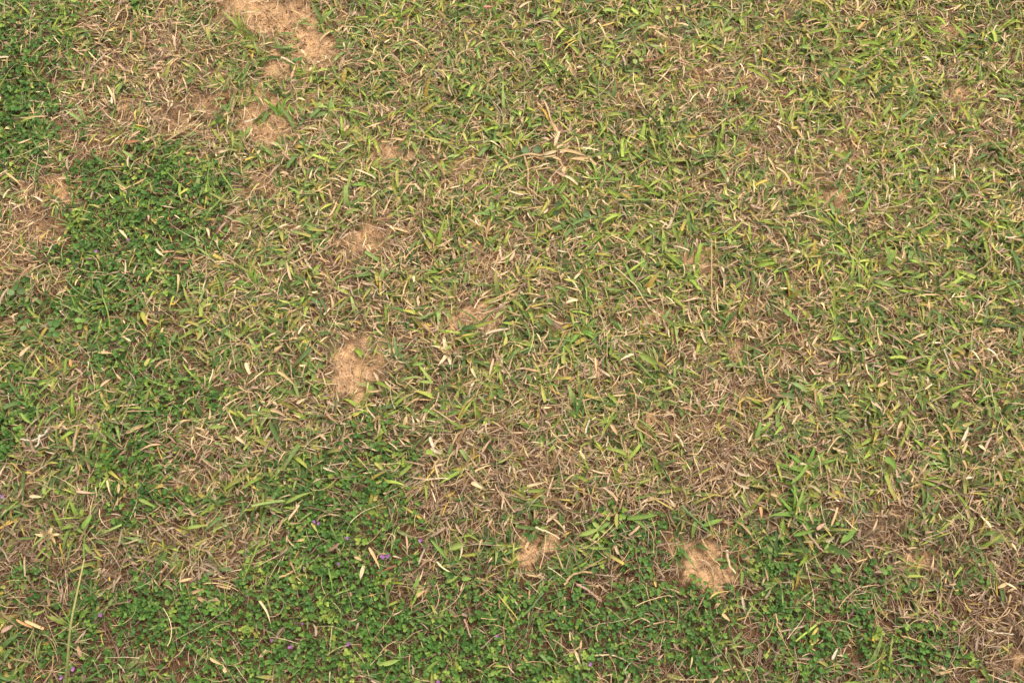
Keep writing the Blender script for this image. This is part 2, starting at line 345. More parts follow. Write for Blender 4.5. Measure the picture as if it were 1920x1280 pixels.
# layer 1: crumbs of soil and tiny litter
def crumbs():
    a = Acc()
    x, y, f = scatter(40000, lambda x, y, px, py, g, c, s, t: .45+.4*t+.9*s)
    n = len(x); sz = rng.gamma(1.6, .0006, n).clip(.0004, .0055)
    v = np.array([[1,0,0],[-.5,.87,0],[-.5,-.87,0],[0,0,1.1],[0.2,0.1,-.8]], float)
    V = v[None]*(sz[:, None, None])*rng.uniform(.6, 1.4, (n, 5, 1))
    th = U(0, 6.28, n); ca, sa = np.cos(th), np.sin(th)
    V = np.stack([V[..., 0]*ca[:, None]-V[..., 1]*sa[:, None], V[..., 0]*sa[:, None]+V[..., 1]*ca[:, None], V[..., 2]], 2)+zs(x, y, .0004)[:, None, :]
    F = np.array([[0,1,3],[1,2,3],[2,0,3],[1,0,4],[2,1,4],[0,2,4]])[None]+np.arange(n)[:, None, None]*5
    s = f[4][:, None]
    C = pick('litter', n)*(1-s)+lin((200,160,114))*s*U(.5, 1.15, (n, 1))
    a.add(V.reshape(-1, 3), F.reshape(-1, 3), np.repeat(C, 5, 0))
    tag(a.build('soil_crumbs', M_SOIL), 'loose brown and sandy crumbs of soil between the grass', 'soil', kind='stuff')
crumbs()

def heading_bias(x, y, n):
    return (vnoise(x, y, 14, 60)*2*np.pi*2)+rng.normal(0, 1.1, n)

def thatch():
    a = Acc()
    # fine brown strands
    x, y, f = scatter(60000, lambda x, y, px, py, g, c, s, t: (.56+.5*t-.22*c)*(1-.86*s))
    n = len(x); L = rng.gamma(4, .0038, n).clip(.005, .05)
    dark = rng.random(n) < (.30+.12*f[3]+.15*np.clip((f[1]-500)/600, 0, 1)); C = np.where(dark[:, None], pick('litter', n, var=.2)*1.25, pick('thatch', n, var=.2))
    blades(a, zs(x, y, U(.0005, .007, n)), U(0, 6.28, n), rng.normal(.08, .22, n), rng.normal(-.1, .3, n), L, U(.0004, .0010, n), rng.normal(0, .9, n), rng.normal(0, .6, n), C, C*U(.8, 1.2, (n, 1)), 4, .3, wob=.2, shape='strip')
    # straw leaves
    x, y, f = scatter(58500, lambda x, y, px, py, g, c, s, t: (.50+.40*t+.16*g-.42*c)*(1-.8*s)*(1-.2*(py > 1000)))
    n = len(x); up = rng.random(n) < .16; L = rng.gamma(5, .0034, n).clip(.005, .042)
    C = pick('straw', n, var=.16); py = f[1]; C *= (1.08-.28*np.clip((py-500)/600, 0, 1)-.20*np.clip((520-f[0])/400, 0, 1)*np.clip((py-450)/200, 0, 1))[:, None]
    k = rng.random(n) < .32+.25*(py > 950); C = np.where(k[:, None], pick('thatch', n)*(1-.15*(py > 950))[:, None], C)
    k = rng.random(n) < .05; C = np.where(k[:, None], pick('gold', n), C)
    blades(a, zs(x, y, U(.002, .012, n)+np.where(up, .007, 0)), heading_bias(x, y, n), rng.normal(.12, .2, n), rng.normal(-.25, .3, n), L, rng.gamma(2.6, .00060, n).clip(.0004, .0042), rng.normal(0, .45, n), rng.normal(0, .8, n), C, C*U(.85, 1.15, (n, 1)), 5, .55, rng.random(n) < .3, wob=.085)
    # long fibres and dead runners lying over everything
    x, y, f = scatter(5200, lambda x, y, px, py, g, c, s, t: .75-.35*c+.25*t-.5*s)
    n = len(x); C = np.where((rng.random(n) < .6)[:, None], pick('straw', n), pick('thatch', n))
    blades(a, zs(x, y, U(.004, .016, n)), U(0, 6.28, n), rng.normal(.15, .15, n), rng.normal(-.2, .2, n), rng.gamma(8, .0048, n).clip(.02, .08), U(.0005, .0012, n), rng.normal(0, .9, n), rng.normal(0, .4, n), C, C, 8, .5, wob=.1, shape='strip')
    tag(a.build('dry_thatch', M_DRY), 'tangled dead straw and brown thatch lying over the soil', 'thatch', kind='stuff')
thatch()

def grass():
    a = Acc()
    # shoots: 2-5 leaves from a common base
    x, y, f = scatter(16200, lambda x, y, px, py, g, c, s, t: np.clip((g*1.02-np.where(py < 900, .24, .42)*c-.28*t+(fbm(x, y, 30, 70)-.5)*2.2-.03), .02, 1)*(1-.92*s))
    m = rng.integers(2, 6, len(x)); i = np.repeat(np.arange(len(x)), m); n = len(i)
    a0 = U(0, 6.28, len(x)); bx = x[i]+rng.normal(0, .002, n); by = y[i]+rng.normal(0, .002, n)
    az = a0[i]+U(-1.9, 1.9, n)
    px, py = f[0][i], f[1][i]; low = np.clip((py-250)/850, 0, 1)
    tone = rng.random(len(x)); ti = tone[i]+rng.normal(0, .1, n)
    C = pick('green', n); D = pick('deep', n); Lm = pick('lime', n); G = pick('gold', n)
    ylw = .20+.30*np.clip((px-500)/900, 0, 1)*(1-low)
    C = np.where((ti < ylw)[:, None], Lm, C); C = np.where((ti > .84-.25*low)[:, None], D, C)
    C = C*(1.06-.16*low)[:, None]
    T = C*U(.95, 1.2, (n, 1)); k = rng.random(n) < .16; T = np.where(k[:, None], pick('gold', n), T)
    k = rng.random(n) < .05; C = np.where(k[:, None], G, C)
    big = 1+.3*np.clip((fbm(x, y, 16, 75)-.45)*5, 0, 1)*(rng.random(len(x)) < .6); big = big[i]
    L = rng.gamma(6, .0032, n).clip(.006, .044)*big; W = (rng.gamma(7, .00055, n).clip(.0012, .0062)*np.clip(L/.020/big, .6, 1.15))*(.35+.65*big)
    blades(a, np.stack([bx, by, terrain(bx, by)+.001], 1), az, U(.3, 1.1, n), rng.normal(-.15, .3, n), L, W, rng.normal(0, .24, n), rng.normal(0, .45, n), C, T, 6, .38, rng.random(n) < .16)
    # thin leaves
    x, y, f = scatter(13000, lambda x, y, px, py, g, c, s, t: np.clip(.15+g*.4+.15*c*(py < 900), 0, 1)*(1-.85*s))
    n = len(x); C = np.where((rng.random(n) < .4)[:, None], pick('deep', n), pick('green', n))
    L = rng.gamma(7, .0040, n).clip(.012, .06)
    blades(a, zs(x, y, .001), heading_bias(x, y, n), U(.2, 1.0, n), rng.normal(-.1, .35, n), L, U(.0006, .0015, n), rng.normal(0, .6, n), rng.normal(0, .4, n), C, C*1.1, 6, .4)
    tag(a.build('grass', M_GREEN), 'short mown green grass with broad blades growing in patches', 'grass', kind='stuff')
grass()

def clover():
    a = Acc(); st = Acc()
    x, y, f = scatter(60000, lambda x, y, px, py, g, c, s, t: np.clip(c*1.02-.12+(fbm(x, y, 34, 80)-.5)*1.7*(c > .05), 0, 1)*(1-.9*s))
    n = len(x); h = U(.001, .015, n); ctr = zs(x, y, h); a0 = U(0, 6.28, n)
    size = rng.gamma(10, .00035, n).clip(.0016, .0060); col = pick('clover', n, var=.14)
    yl = vnoise(x, y, 30, 81) > .78; k = yl & (rng.random(n) < .6) | (rng.random(n) < .03)
    col = np.where(k[:, None], pick('cloverY', n), col)
    for j in range(3):
        leaflets(a, ctr, a0+j*2.094+rng.normal(0, .15, n), rng.normal(.12, .25, n), size*U(.85, 1.1, n), col*U(.9, 1.1, (n, 1)))
    L = U(.008, .02, n)
    C = np.where((rng.random(n) < .4)[:, None], lin((120,72,50))[None], pick('deep', n))
    blades(a, np.stack([x-rng.normal(0, .004, n), y-rng.normal(0, .004, n), terrain(x, y)], 1), U(0, 6.28, n), U(.1, 1.0, n), U(-.1, .3, n), L, np.full(n, .0008), rng.normal(0, .5, n), np.zeros(n), C, C, 3, .4, shape='strip')
    tag(a.build('clover', M_CLOVER), 'low creeping clover mat with tiny round dark green leaflets', 'clover', kind='stuff')
clover()

def surround():
    """the same lawn going on beyond the picture"""
    a = Acc()
    x, y, f = scatter(5200, lambda x, y, px, py, g, c, s, t: .8*(1-.7*s), True)
    n = len(x); C = np.where((rng.random(n) < .4)[:, None], pick('thatch', n), pick('straw', n)); L = U(.02, .05, n)
    blades(a, zs(x, y, U(.001, .01, n)), U(0, 6.28, n), rng.normal(.15, .2, n), rng.normal(-.2, .3, n), L, U(.002, .005, n), rng.normal(0, .6, n), rng.normal(0, .6, n), C, C, 3, .4)
    tag(a.build('dry_thatch', M_DRY), 'sparser dead straw continuing beyond the picture', 'thatch', kind='stuff')
    a = Acc()
    x, y, f = scatter(6500, lambda x, y, px, py, g, c, s, t: np.clip(g*1.2+(fbm(x, y, 20, 90)-.5), .1, 1)*(1-.9*s), True)
    n = len(x); C = np.where((rng.random(n) < .4)[:, None], pick('deep', n), pick('green', n)); L = U(.02, .05, n)
    blades(a, zs(x, y, .001), U(0, 6.28, n), U(.3, 1.2, n), rng.normal(-.1, .35, n), L, U(.003, .0065, n), rng.normal(0, .4, n), rng.normal(0, .4, n), C, C*1.15, 3, .35)
    tag(a.build('grass', M_GREEN), 'short grass continuing beyond the picture', 'grass', kind='stuff')
surround()

#ITEMS#
# ------------------------------------------------------------------ single things lying on or standing out of the lawn
IR = np.random.default_rng(41)
HUE = {k: lin(v) for k, v in dict(tan=(200,166,116), pale=(224,198,152), brown=(150,106,74), rust=(138,80,52), yellow=(190,176,92), lime=(150,164,80),
    green=(116,146,62), deep=(84,116,54), blue=(118,138,84), orange=(204,142,84), red=(190,112,96), white=(212,196,166), dark=(96,74,56), darkleaf=(96,116,70), rosy=(188,148,126)).items()}
def canopy(px, py):
    x, y = ground(px, py, .01)
    f = fields(np.array([float(x)]), np.array([float(y)]))
    return float(.007+(.006+.008*f[2][0])*(1-.8*f[4][0])-.003*f[3][0])
def spot(px, py, h=None):
    h = canopy(px, py) if h is None else h
    x, y = ground(px, py, h); x, y = float(x), float(y)
    return np.array([x, y, h+float(terrain(x, y))*.6])
DRYHUE = ('tan', 'pale', 'brown', 'rust', 'orange', 'red', 'white', 'rosy', 'dark')
def one_blade(acc, p0, p1, wpx, hue, bow=0., hue2=None, arch=.3, roll=None, trunc=False, fold=.5, nseg=11):
    d = p1-p0; L = np.linalg.norm(d[:2])*(1.03+.12*abs(bow)); az = math.atan2(d[1], d[0])
    e = math.atan2(d[2], np.linalg.norm(d[:2])+1e-6)
    dry = hue in DRYHUE; c = HUE[hue]*(1+IR.normal(0, .1)); c = c*.75+.25*PAL['straw' if dry else 'green'][IR.integers(0, 5)]
    c2 = HUE[hue2] if hue2 else (c*IR.uniform(.75, 1.1) if dry else c*.8+.2*PAL['lime'][IR.integers(0, 4)])
    if bow == 0: bow = IR.normal(0, .22)
    blades(acc, p0[None], np.array([az-bow*.45]), np.array([e+arch]), np.array([e-arch]), np.array([L]), np.array([wpx*.00056]), np.array([bow]),
           np.array([IR.normal(0, .6 if dry else .35) if roll is None else roll]), c[None], c2[None], nseg, fold, np.array([IR.random() < (.2 if dry else .1)]), wob=.06 if dry else .04, shape='lance' if IR.random() < .35 else 'blade', r=IR)
def leaf(x0, y0, x1, y1, wpx, hue, label, bow=0., hue2=None, **k):
    a = Acc(); p0, p1 = spot(x0, y0), spot(x1, y1)
    h = max(p0[2], p1[2]); p0[2] = .35*p0[2]+.65*h; p1[2] = .35*p1[2]+.65*h
    one_blade(a, p0, p1, wpx, hue, bow, hue2, **k)
    dry = hue in DRYHUE
    o = a.build('dry_leaf' if dry else 'grass_leaf', M_DRY if dry else M_GREEN, origin=p0)
    tag(o, label, 'dry leaf' if dry else 'grass leaf', 'dry leaves lying on the lawn' if dry else 'single green leaves standing out of the turf')
def empty(name, loc, label, cat, group=None):
    o = bpy.data.objects.new(name, None); COL.objects.link(o); o.location = tuple(loc); o.empty_display_size = .02
    return tag(o, label, cat, group)
def part(acc, name, mat, root):
    o = acc.build(name, mat, origin=np.array(root.location)); o.location = (0, 0, 0); o.parent = root
    return o
def tuft(px, py, n, Lpx, wpx, hue, label, dirs=None, hue2=None, dry=False, cat=None):
    """a shoot whose leaves fan out of one foot; dirs are headings in degrees as seen in the picture (0 right, 90 up)"""
    p = spot(px, py, .004); p[2] = float(terrain(p[0], p[1]))+.002
    root = empty('straw_clump' if dry else 'grass_tuft', p, label, cat or ('straw clump' if dry else 'grass tuft'), 'dead straw clumps' if dry else 'grass tufts standing out of the turf')
    if dirs is None: s = IR.uniform(0, 360); dirs = [s+i*360/n+IR.normal(0, 18) for i in range(n)]
    for i, dg in enumerate(dirs):
        a = Acc(); L = Lpx*.00078*IR.uniform(.7, 1.1)*.95; az = math.radians(dg)
        c = HUE[hue]*(1+IR.normal(0, .08)); c2 = HUE[hue2] if (hue2 and IR.random() < .5) else c*1.1
        b = np.array([p+[IR.normal(0, .0015), IR.normal(0, .0015), 0]])
        blades(a, b, np.array([az+IR.normal(0, .1)]), np.array([IR.uniform(.45, .9)]), np.array([IR.uniform(-.35, .1)]), np.array([L]), np.array([wpx*.00066*IR.uniform(.8, 1.15)]),
               np.array([IR.normal(0, .25)]), np.array([IR.normal(0, .4)]), c[None], c2[None], 9, .4, np.array([IR.random() < .12]), wob=.08 if dry else .02, r=IR)
        part(a, 'blade', M_DRY if dry else M_GREEN, root)
def smooth(pts, n=14):
    p = np.asarray(pts, float); t = np.linspace(0, len(p)-1, n); i = np.clip(t.astype(int), 0, len(p)-2); f = (t-i)[:, None]
    q = np.vstack([2*p[0]-p[1], p, 2*p[-1]-p[-2]]); a, b, c, d = q[i], q[i+1], q[i+2], q[i+3]
    return .5*((2*b)+(-a+c)*f+(2*a-5*b+4*c-d)*f**2+(-a+3*b-3*c+d)*f**3)
def twig(pts, rpx, hue, label, name='twig', cat='twig', hue2=None, leaves=(), nodes=0, zs_=None):
    P = [spot(x, y) for x, y in pts]
    if zs_: P = [spot(x, y, z) for (x, y), z in zip(pts, zs_)]
    P = smooth(P, 5*len(P)+3); P += IR.normal(0, .0004, P.shape)
    a = Acc(); r = rpx*.00078*np.linspace(1.05, .7, len(P))*(1+IR.normal(0, .08, len(P)))
    if nodes: r[::max(2, len(P)//nodes)] *= 1.5
    tube(a, P, r, HUE[hue], HUE[hue2 or hue])
    grn = hue in ('green', 'lime', 'blue', 'deep', 'yellow'); m = M_GREEN if grn else M_DRY
    grp = 'green runners and flower stems of the grass' if grn else 'dry twigs and dead runners on the lawn'
    if not leaves:
        return tag(a.build(name, m, origin=P[0]), label, cat, grp)
    root = empty(name, P[0], label, cat, grp); part(a, 'stem', m, root)
    for (x0, y0, x1, y1, w_, h_) in leaves:
        b = Acc(); p0, p1 = spot(x0, y0), spot(x1, y1); p0[2] += .001; p1[2] += .002
        one_blade(b, p0, p1, w_, h_, IR.normal(0, .15)); part(b, 'leaf', M_DRY if h_ in DRYHUE else M_GREEN, root)

# --- flowers of the creeping clover
def flower(px, py, label, s=1.0, heads=((0, 0),), col=(160, 104, 156)):
    h = canopy(px, py)+.004; p = spot(px, py, h); ft = np.array([p[0]+.003, p[1]-.002, float(terrain(p[0], p[1]))])
    root = empty('clover_flower', ft, label, 'flower', 'tiny purple flowers in the clover')
    a = Acc(); tube(a, smooth([ft, ft*.4+p*.6+[.001, 0, 0], p]), .00035, HUE['deep'], HUE['rust']); part(a, 'stem', M_GREEN, root)
    for hx, hy in heads:
        q = p+[hx*.00078, hy*.00078, 0]; az = IR.uniform(0, 6.28); C0 = lin(col)*(1+IR.normal(0, .06))
        for j, (da, sz, tl) in enumerate(((0, .0042, .5), (2.2, .0028, .2), (-2.2, .0028, .2), (3.14, .002, .0))):
            b = Acc(); c = C0*(1.0 if j else 1.15)
            leaflets(b, q[None], np.array([az+da]), np.array([tl]), np.array([sz*s]), c[None], .12 if j == 0 else 0, r=IR)
            part(b, 'petal', M_PETAL, root)
        b = Acc(); tube(b, [q-[0, 0, .0014], q-[0, 0, .0004], q+[0, 0, .0004]], [.0004, .0008, .0005], lin((128, 82, 96))); part(b, 'calyx', M_PETAL, root)
for args in [
 (240, 449, 'small magenta flower at the foot of a pale dry leaf in the upper left clover', .8), (180, 470, 'faint purple flower just left of the pale leaf in the upper left clover', .8),
 (188, 1153, 'purple flower standing alone between the long flower stem and the lower left clover', 1.05), (6, 930, 'purple flower cut by the left edge of the photo', 1),
 (137, 1253, 'purple flower just right of the foot of the long pale grass stem', 1.), (115, 1269, 'purple flower lowest on the left, beside the foot of the long pale stem', .95),
 (597, 980, 'pair of purple flowers above a yellow leaf in the clover left of centre', .85, ((0, 0), (-8, 3))), (652, 1009, 'purple flower between two dry leaves, above the brightest double flower', .85),
 (635, 1057, 'single pink purple flower left of the tan forked leaf in the clover', .85), (722, 1044, 'brightest flower, a double purple head right of the tan forked leaf', 1.15, ((-4, 0), (4, 1))),
 (788, 1012, 'purple flower at the right edge of the clover beside bare straw', 1.), (545, 1212, 'bright purple flower in the bottom clover with a paler one up to its left', 1.1),
 (509, 1200, 'half hidden purple flower up to the left of a brighter one near the bottom edge', .75), (654, 1206, 'lone purple flower near the bottom edge, left of a yellow green leaf', 1.05),
 (933, 1192, 'dim violet flower in the clover at bottom centre', .7), (1107, 1244, 'pale purple flower right of a tan leaf in the bottom clover', .95), (822, 1277, 'purple flower cut by the bottom edge of the photo', .9),
 (567, 1168, 'faint lavender flower above the bright flower of the bottom clover', .6)]:
    flower(*args)

# --- long flowering stem, lower left
def long_stem():
    P = [spot(122, 1290, .004), spot(126, 1240, .05), spot(132, 1172, .085), spot(146, 1105, .10), spot(159, 1048, .105)]
    root = empty('seed_stalk', P[0], 'long straight pale green grass stem rising from the lower left edge to a yellow tip', 'grass stem', 'green runners and flower stems of the grass')
    a = Acc(); S = smooth(P, 30); tube(a, S, np.linspace(.0019, .0009, 30), lin((164, 172, 104)), lin((206, 186, 120)), 8); part(a, 'stem', M_GREEN, root)
    a = Acc(); tube(a, smooth([P[2], spot(122, 1150, .088), spot(108, 1128, .08)]), .0004, HUE['lime']); part(a, 'side_branch', M_GREEN, root)
    a = Acc(); tube(a, smooth([P[2], spot(112, 1158, .088), spot(86, 1136, .08)]), .0004, HUE['lime']); part(a, 'side_branch', M_GREEN, root)
    a = Acc(); one_blade(a, P[4], spot(158, 1018, .10), 5, 'green', .1); part(a, 'leaf', M_GREEN, root)
long_stem()
twig([(158, 1040), (159, 1018), (160, 985)], 1.8, 'green', 'short green shoot with two broad leaves just above the tip of the long stem', 'grass_shoot', 'grass shoot',
     leaves=[(158, 992, 173, 966, 15, 'green'), (158, 1018, 176, 1042, 11, 'lime'), (176, 1042, 194, 1052, 5, 'lime')])

# --- dead straw clump at upper centre: pale leaves radiating from one crown
def clump():
    root = empty('straw_clump', spot(1046, 290, .004), 'large pale straw clump of long dead leaves radiating in the upper centre', 'straw clump', 'dead straw clumps')
    for x0, y0, x1, y1, w_, h_ in [(1042,290,1014,296,4,'pale'),(1016,291,962,294,5,'tan'),(1044,282,1014,288,9,'pale'),(1044,276,1066,268,7,'tan'),(1040,272,1047,246,9,'pale'),(1030,262,1014,257,9,'rosy'),
        (1049,280,1104,290,8,'tan'),(1070,298,1107,293,9,'tan'),(1050,284,1068,282,7,'pale'),(1045,294,1063,318,5,'tan'),(1052,300,1022,292,9,'tan'),(1055,322,1063,313,11,'tan'),(1046,298,1040,314,5,'yellow'),
        (1034,314,990,320,4,'tan'),(1030,306,1000,318,4,'pale'),(1042,322,1078,332,8,'rosy'),(1060,330,1086,342,8,'pale'),(1054,268,1078,256,6,'yellow'),(1040,318,1026,322,8,'yellow'),(1092,276,1126,282,5,'pale')]:
        a = Acc(); p0, p1 = spot(x0, y0, .034), spot(x1, y1, .026); one_blade(a, p0, p1, w_, h_, IR.normal(0, .25), roll=IR.normal(0, .3)); part(a, 'blade', M_DRY, root)
    a = Acc(); tube(a, smooth([spot(1043, 300, .003), spot(1046, 292, .016), spot(1044, 270, .027)]), .0008, HUE['tan']); part(a, 'stem', M_DRY, root)
clump()
D, G = leaf, leaf
for a_ in [
 # x0,y0,x1,y1,width,hue,label,bow
 (233,194,236,224,7,'brown','upright brown dry strip in the upper left turf above the rust leaf'), (220,118,238,140,7,'rosy','rosy dry leaf left of the upper left green tuft, tip down right'),
 (234,266,262,262,9,'rust','rust brown curled leaf at the top edge of the upper left clover',.4), (240,292,249,314,7,'pale','pale pointed leaf hanging over the top of the upper left clover'),
 (410,286,430,281,8,'pale','pale blunt leaf at the top right corner of the upper left clover'), (458,229,480,225,7,'white','white leaf left of a small bare patch in the upper left'),
 (60,288,66,300,6,'white','small white leaf at the left clover edge'), (310,265,362,238,6,'tan','long tan leaf slanting up right through the brown upper left straw'),
 (765,75,797,93,8,'tan','tan leaf sloping down right in the upper left centre grass'), (974,15,998,4,10,'pale','pale leaf touching the top edge right of the red leaf'),
 (906,14,927,16,11,'red','pinkish red leaf lying in green grass near the top edge'), (961,97,966,110,9,'white','tiny white leaf above the forked tan twig'),
 (1228,58,1252,76,6,'tan','tan leaf right of the bright green weed near the top'), (907,255,922,268,7,'pale','pale leaf sloping down left of the large straw clump'),
 (918,263,942,278,6,'pale','second pale leaf parallel to and just below right of another, left of the straw clump'), (869,250,873,272,8,'yellow','mustard yellow leaf standing upright left of the straw clump'),
 (709,236,714,252,6,'yellow','small yellow leaf above a pale bare patch at upper left centre'), (716,268,736,264,8,'tan','tan curved leaf just above the bare patch at upper left centre',.4),
 (1186,349,1208,352,7,'orange','orange tan leaf right of the dark oval leaves'), (1260,317,1276,330,9,'yellow','golden yellow leaf pointing down right, right of the straw clump'),
 (1405,34,1428,32,6,'pale','pale flat strip near the top edge right of centre'), (1608,55,1618,38,9,'orange','bright orange brown leaf upright in the top right green'),
 (1534,145,1542,168,9,'orange','pale orange leaf pointing down in the upper right straw'), (1387,120,1400,145,7,'pale','pale yellow leaf bent downwards left of the yellow shoot'),
 (1457,236,1466,248,10,'white','small white curled leaf at the foot of the tall yellow green shoot'), (1730,105,1750,116,7,'white','white pointed leaf in the upper right turf'),
 (1352,293,1373,289,9,'tan','tan broad leaf right of the straw clump, lying level'), (1527,338,1548,333,7,'tan','tan leaf above the bare oval patch at right'),
 (1396,335,1408,320,8,'yellow','yellow leaf rising right of the straw clump grass'), (1876,184,1898,190,6,'pale','pale leaf near the right edge in the upper turf'),
 (1758,360,1795,340,5,'tan','thin tan leaf rising right of the bare oval patch'), (223,430,238,450,8,'pale','pale dry leaf behind a magenta flower in the upper left clover'),
 (388,428,396,446,8,'pale','pale upright leaf at the right edge of the upper left clover'), (250,512,259,492,9,'pale','pale pointed leaf rising in the clover left of the tan star clump'),
 (334,515,330,552,7,'tan','tan curved leaf below the tan star clump',-.5), (36,668,58,648,9,'pale','cream leaf pointing up right near the left edge'),
 (134,688,133,672,8,'orange','short orange tan stub left of the lower clover spots'), (163,638,172,616,8,'brown','brown pointed leaf just below the round leaved weed'),
 (186,661,214,663,9,'tan','tan flat leaf below the brown pointed leaf at left'), (228,675,248,692,7,'tan','tan leaf sloping down right at left centre'),
 (196,655,204,670,8,'pale','pale leaf pointing down left of a tan sloping leaf'), (188,726,207,708,7,'pale','pale leaf with cut end sloping up at left centre'),
 (237,812,275,800,11,'tan','broad tan leaf with a green tail in the left lower clover'), (270,803,305,782,7,'lime','green tail leaf rising right from the broad tan leaf'),
 (461,680,470,700,10,'pale','pale folded leaf left of the central bare patch'), (515,658,532,648,9,'tan','plump tan leaf sloping up left of the central bare patch'),
 (103,806,125,790,8,'tan','tan leaf rising right of the white forked stem'), (441,818,462,832,8,'pale','pale leaf pointing down right below left centre'),
 (556,756,574,746,8,'pale','pale leaf rising in the straw left of centre'), (520,696,560,712,8,'tan','yellow tan leaf sloping right below the plump tan leaf'),
 (338,790,366,784,8,'tan','tan arched leaf at the top of a thatch patch at left',.5), (945,648,952,628,9,'yellow','yellow green pointed leaf at the very centre'),
 (884,690,891,712,8,'pale','pale leaf upright just below left of centre'), (762,780,752,800,11,'tan','stout tan leaf above the central left clover'),
 (806,818,812,846,9,'white','long white curled leaf in the lower centre, upper half'), (808,840,826,852,9,'white','white curled leaf end in the lower centre, pointing right'),
 (1144,795,1160,815,9,'tan','tan leaf pointing down right in the lower centre thatch'), (955,487,966,472,8,'pale','pale hooked leaf above the central thatch',.8),
 (970,498,976,512,7,'yellow','small mustard leaf above the central green blades'), (1062,568,1082,562,8,'pale','cream leaf lying level right of the central green'),
 (1058,524,1086,526,9,'yellow','straw yellow broad leaf above the cream leaf right of centre'), (1594,604,1600,580,6,'tan','tan bent stalk leaf below the orange petal'),
 (1590,602,1610,598,8,'pale','pale leaf bending right off the tan stalk leaf below the orange petal'), (1594,651,1608,658,10,'white','bright white leaf at right centre'),
 (1540,568,1546,588,8,'pale','pale leaf left of the orange petal, tip down'), (1580,738,1604,764,8,'tan','long tan leaf above the bare spot at lower right centre'),
 (1634,752,1656,768,9,'rosy','rosy leaf sloping down right beside the long green tan leaf'), (1666,748,1690,720,9,'lime','green leaf turning tan, sloping up at lower right'),
 (1646,724,1668,717,8,'tan','tan flat leaf above the rosy one at lower right'), (1804,826,1818,800,8,'white','white upright leaf in the lower right turf'),
 (1836,834,1850,845,9,'pale','pale leaf below right of the white upright one'), (1806,850,1811,826,6,'tan','thin tan leaf under the white upright leaf'),
 (1402,830,1412,812,7,'pale','pale leaf above the lower right green blades'), (1850,652,1876,668,6,'white','grey white leaves cluster strip near the right edge'),
 (145,921,181,931,9,'rosy','rosy pale leaf lying level above the clover at lower left'), (56,929,78,935,9,'pale','pale round tipped leaf near the left edge'),
 (223,925,224,904,6,'tan','small tan leaf upright in lower left clover'), (202,900,207,928,5,'pale','thin pale leaf left of the small upright tan leaf'),
 (448,885,480,862,9,'tan','tan and green leaf rising in the lower left turf'), (584,980,594,1000,8,'yellow','yellow leaf below a pair of purple flowers'),
 (594,998,606,1012,7,'tan','tan leaf end continuing below the yellow leaf by the flowers'), (336,1090,362,1078,7,'tan','tan arched leaf of the small dead fan at lower left',.6),
 (358,1112,386,1100,9,'tan','tan leaf below the arched one at lower left'), (372,1120,394,1126,9,'brown','brown leaf just under the tan leaf at lower left'),
 (93,1136,95,1108,9,'brown','brown upright leaf left of the long pale stem'), (203,1124,210,1104,7,'orange','orange tan leaf hooked upright right of the long stem',-.5),
 (2,1185,24,1168,10,'rosy','rosy leaf at the left edge beside the crossed dry leaves'), (46,1163,80,1181,8,'tan','tan leaf running down right at the left edge, under another',),
 (30,1160,60,1178,6,'orange','orange brown leaf at the left edge behind the rosy leaf'), (146,1210,152,1236,9,'brown','dull brown leaf between stem and purple flower at the lower left'),
 (394,1232,418,1246,7,'tan','tan leaf bending down right at the bottom left clover, upper piece'), (416,1244,430,1268,8,'tan','tan leaf end below another, at the bottom left clover'),
 (486,1234,500,1216,9,'rosy','rosy leaf rising in the bottom clover left of the purple pair'), (540,975,562,947,6,'pale','pale slim leaf in the clover below left centre'),
 (606,876,632,888,6,'white','white bent stick leaf left of the lower centre'), (702,866,718,882,8,'yellow','yellow tan leaf in the central left clover'),
 (884,905,904,917,12,'pale','thick cream leaf in the lower centre thatch'), (988,910,1022,898,7,'pale','pale arched leaf in the thatch at lower centre',.4),
 (985,1030,1002,1002,8,'tan','tan leaf standing in the bare sandy spot at bottom centre'), (664,1042,682,1056,8,'tan','forked tan leaf in the clover, upper left arm'),
 (682,1058,700,1052,7,'tan','forked tan leaf in the clover, right arm'), (683,1058,672,1086,9,'pale','forked tan leaf in the clover, lower arm'),
 (692,1026,712,1066,8,'tan','tan leaf left of the brightest double flower'), (1078,1220,1093,1244,7,'pale','pale slim leaf in the bottom clover left of a pale purple flower'),
 (1088,1216,1090,1198,6,'tan','tan slim leaf above the pale one in the bottom clover'), (926,1240,928,1212,5,'tan','tan upright stick leaf at bottom centre'),
 (782,1118,800,1108,11,'tan','broad tan leaf in the clover thatch at lower centre left'), (1532,992,1548,980,10,'rosy','rosy tan leaf at the top of the lower right clover'),
 (1548,1014,1562,1004,11,'white','white broad leaf right of the lower right green blades'), (1558,986,1567,950,6,'tan','tan slim upright leaf above the white broad leaf'),
 (1392,1118,1394,1156,8,'white','cream white pointed leaf hanging down beside the green arc'), (1354,1150,1370,1162,9,'tan','tan leaf left of the cream pointed leaf'),
 (1350,1124,1338,1140,8,'tan','tan bent leaf up left of the cream pointed leaf'), (1560,1236,1567,1212,7,'white','white pointed leaf in the lower right clover'),
 (1870,1102,1888,1090,8,'tan','tan leaf near the right edge in lower straw'), (1898,1018,1914,1044,7,'pale','pale leaf near the right edge, hanging'),
 (1806,862,1818,880,8,'orange','orange tan leaf in lower right green'), (1706,880,1730,912,7,'tan','tan long leaf sloping down right at lower right'),
 (1812,896,1826,894,8,'white','small white leaf at lower right beside bare soil'), (1425,950,1429,972,8,'orange','orange tan leaf above the lower right clover clump')]:
    D(*a_[:7], **({'bow': a_[7]} if len(a_) > 7 else {}))
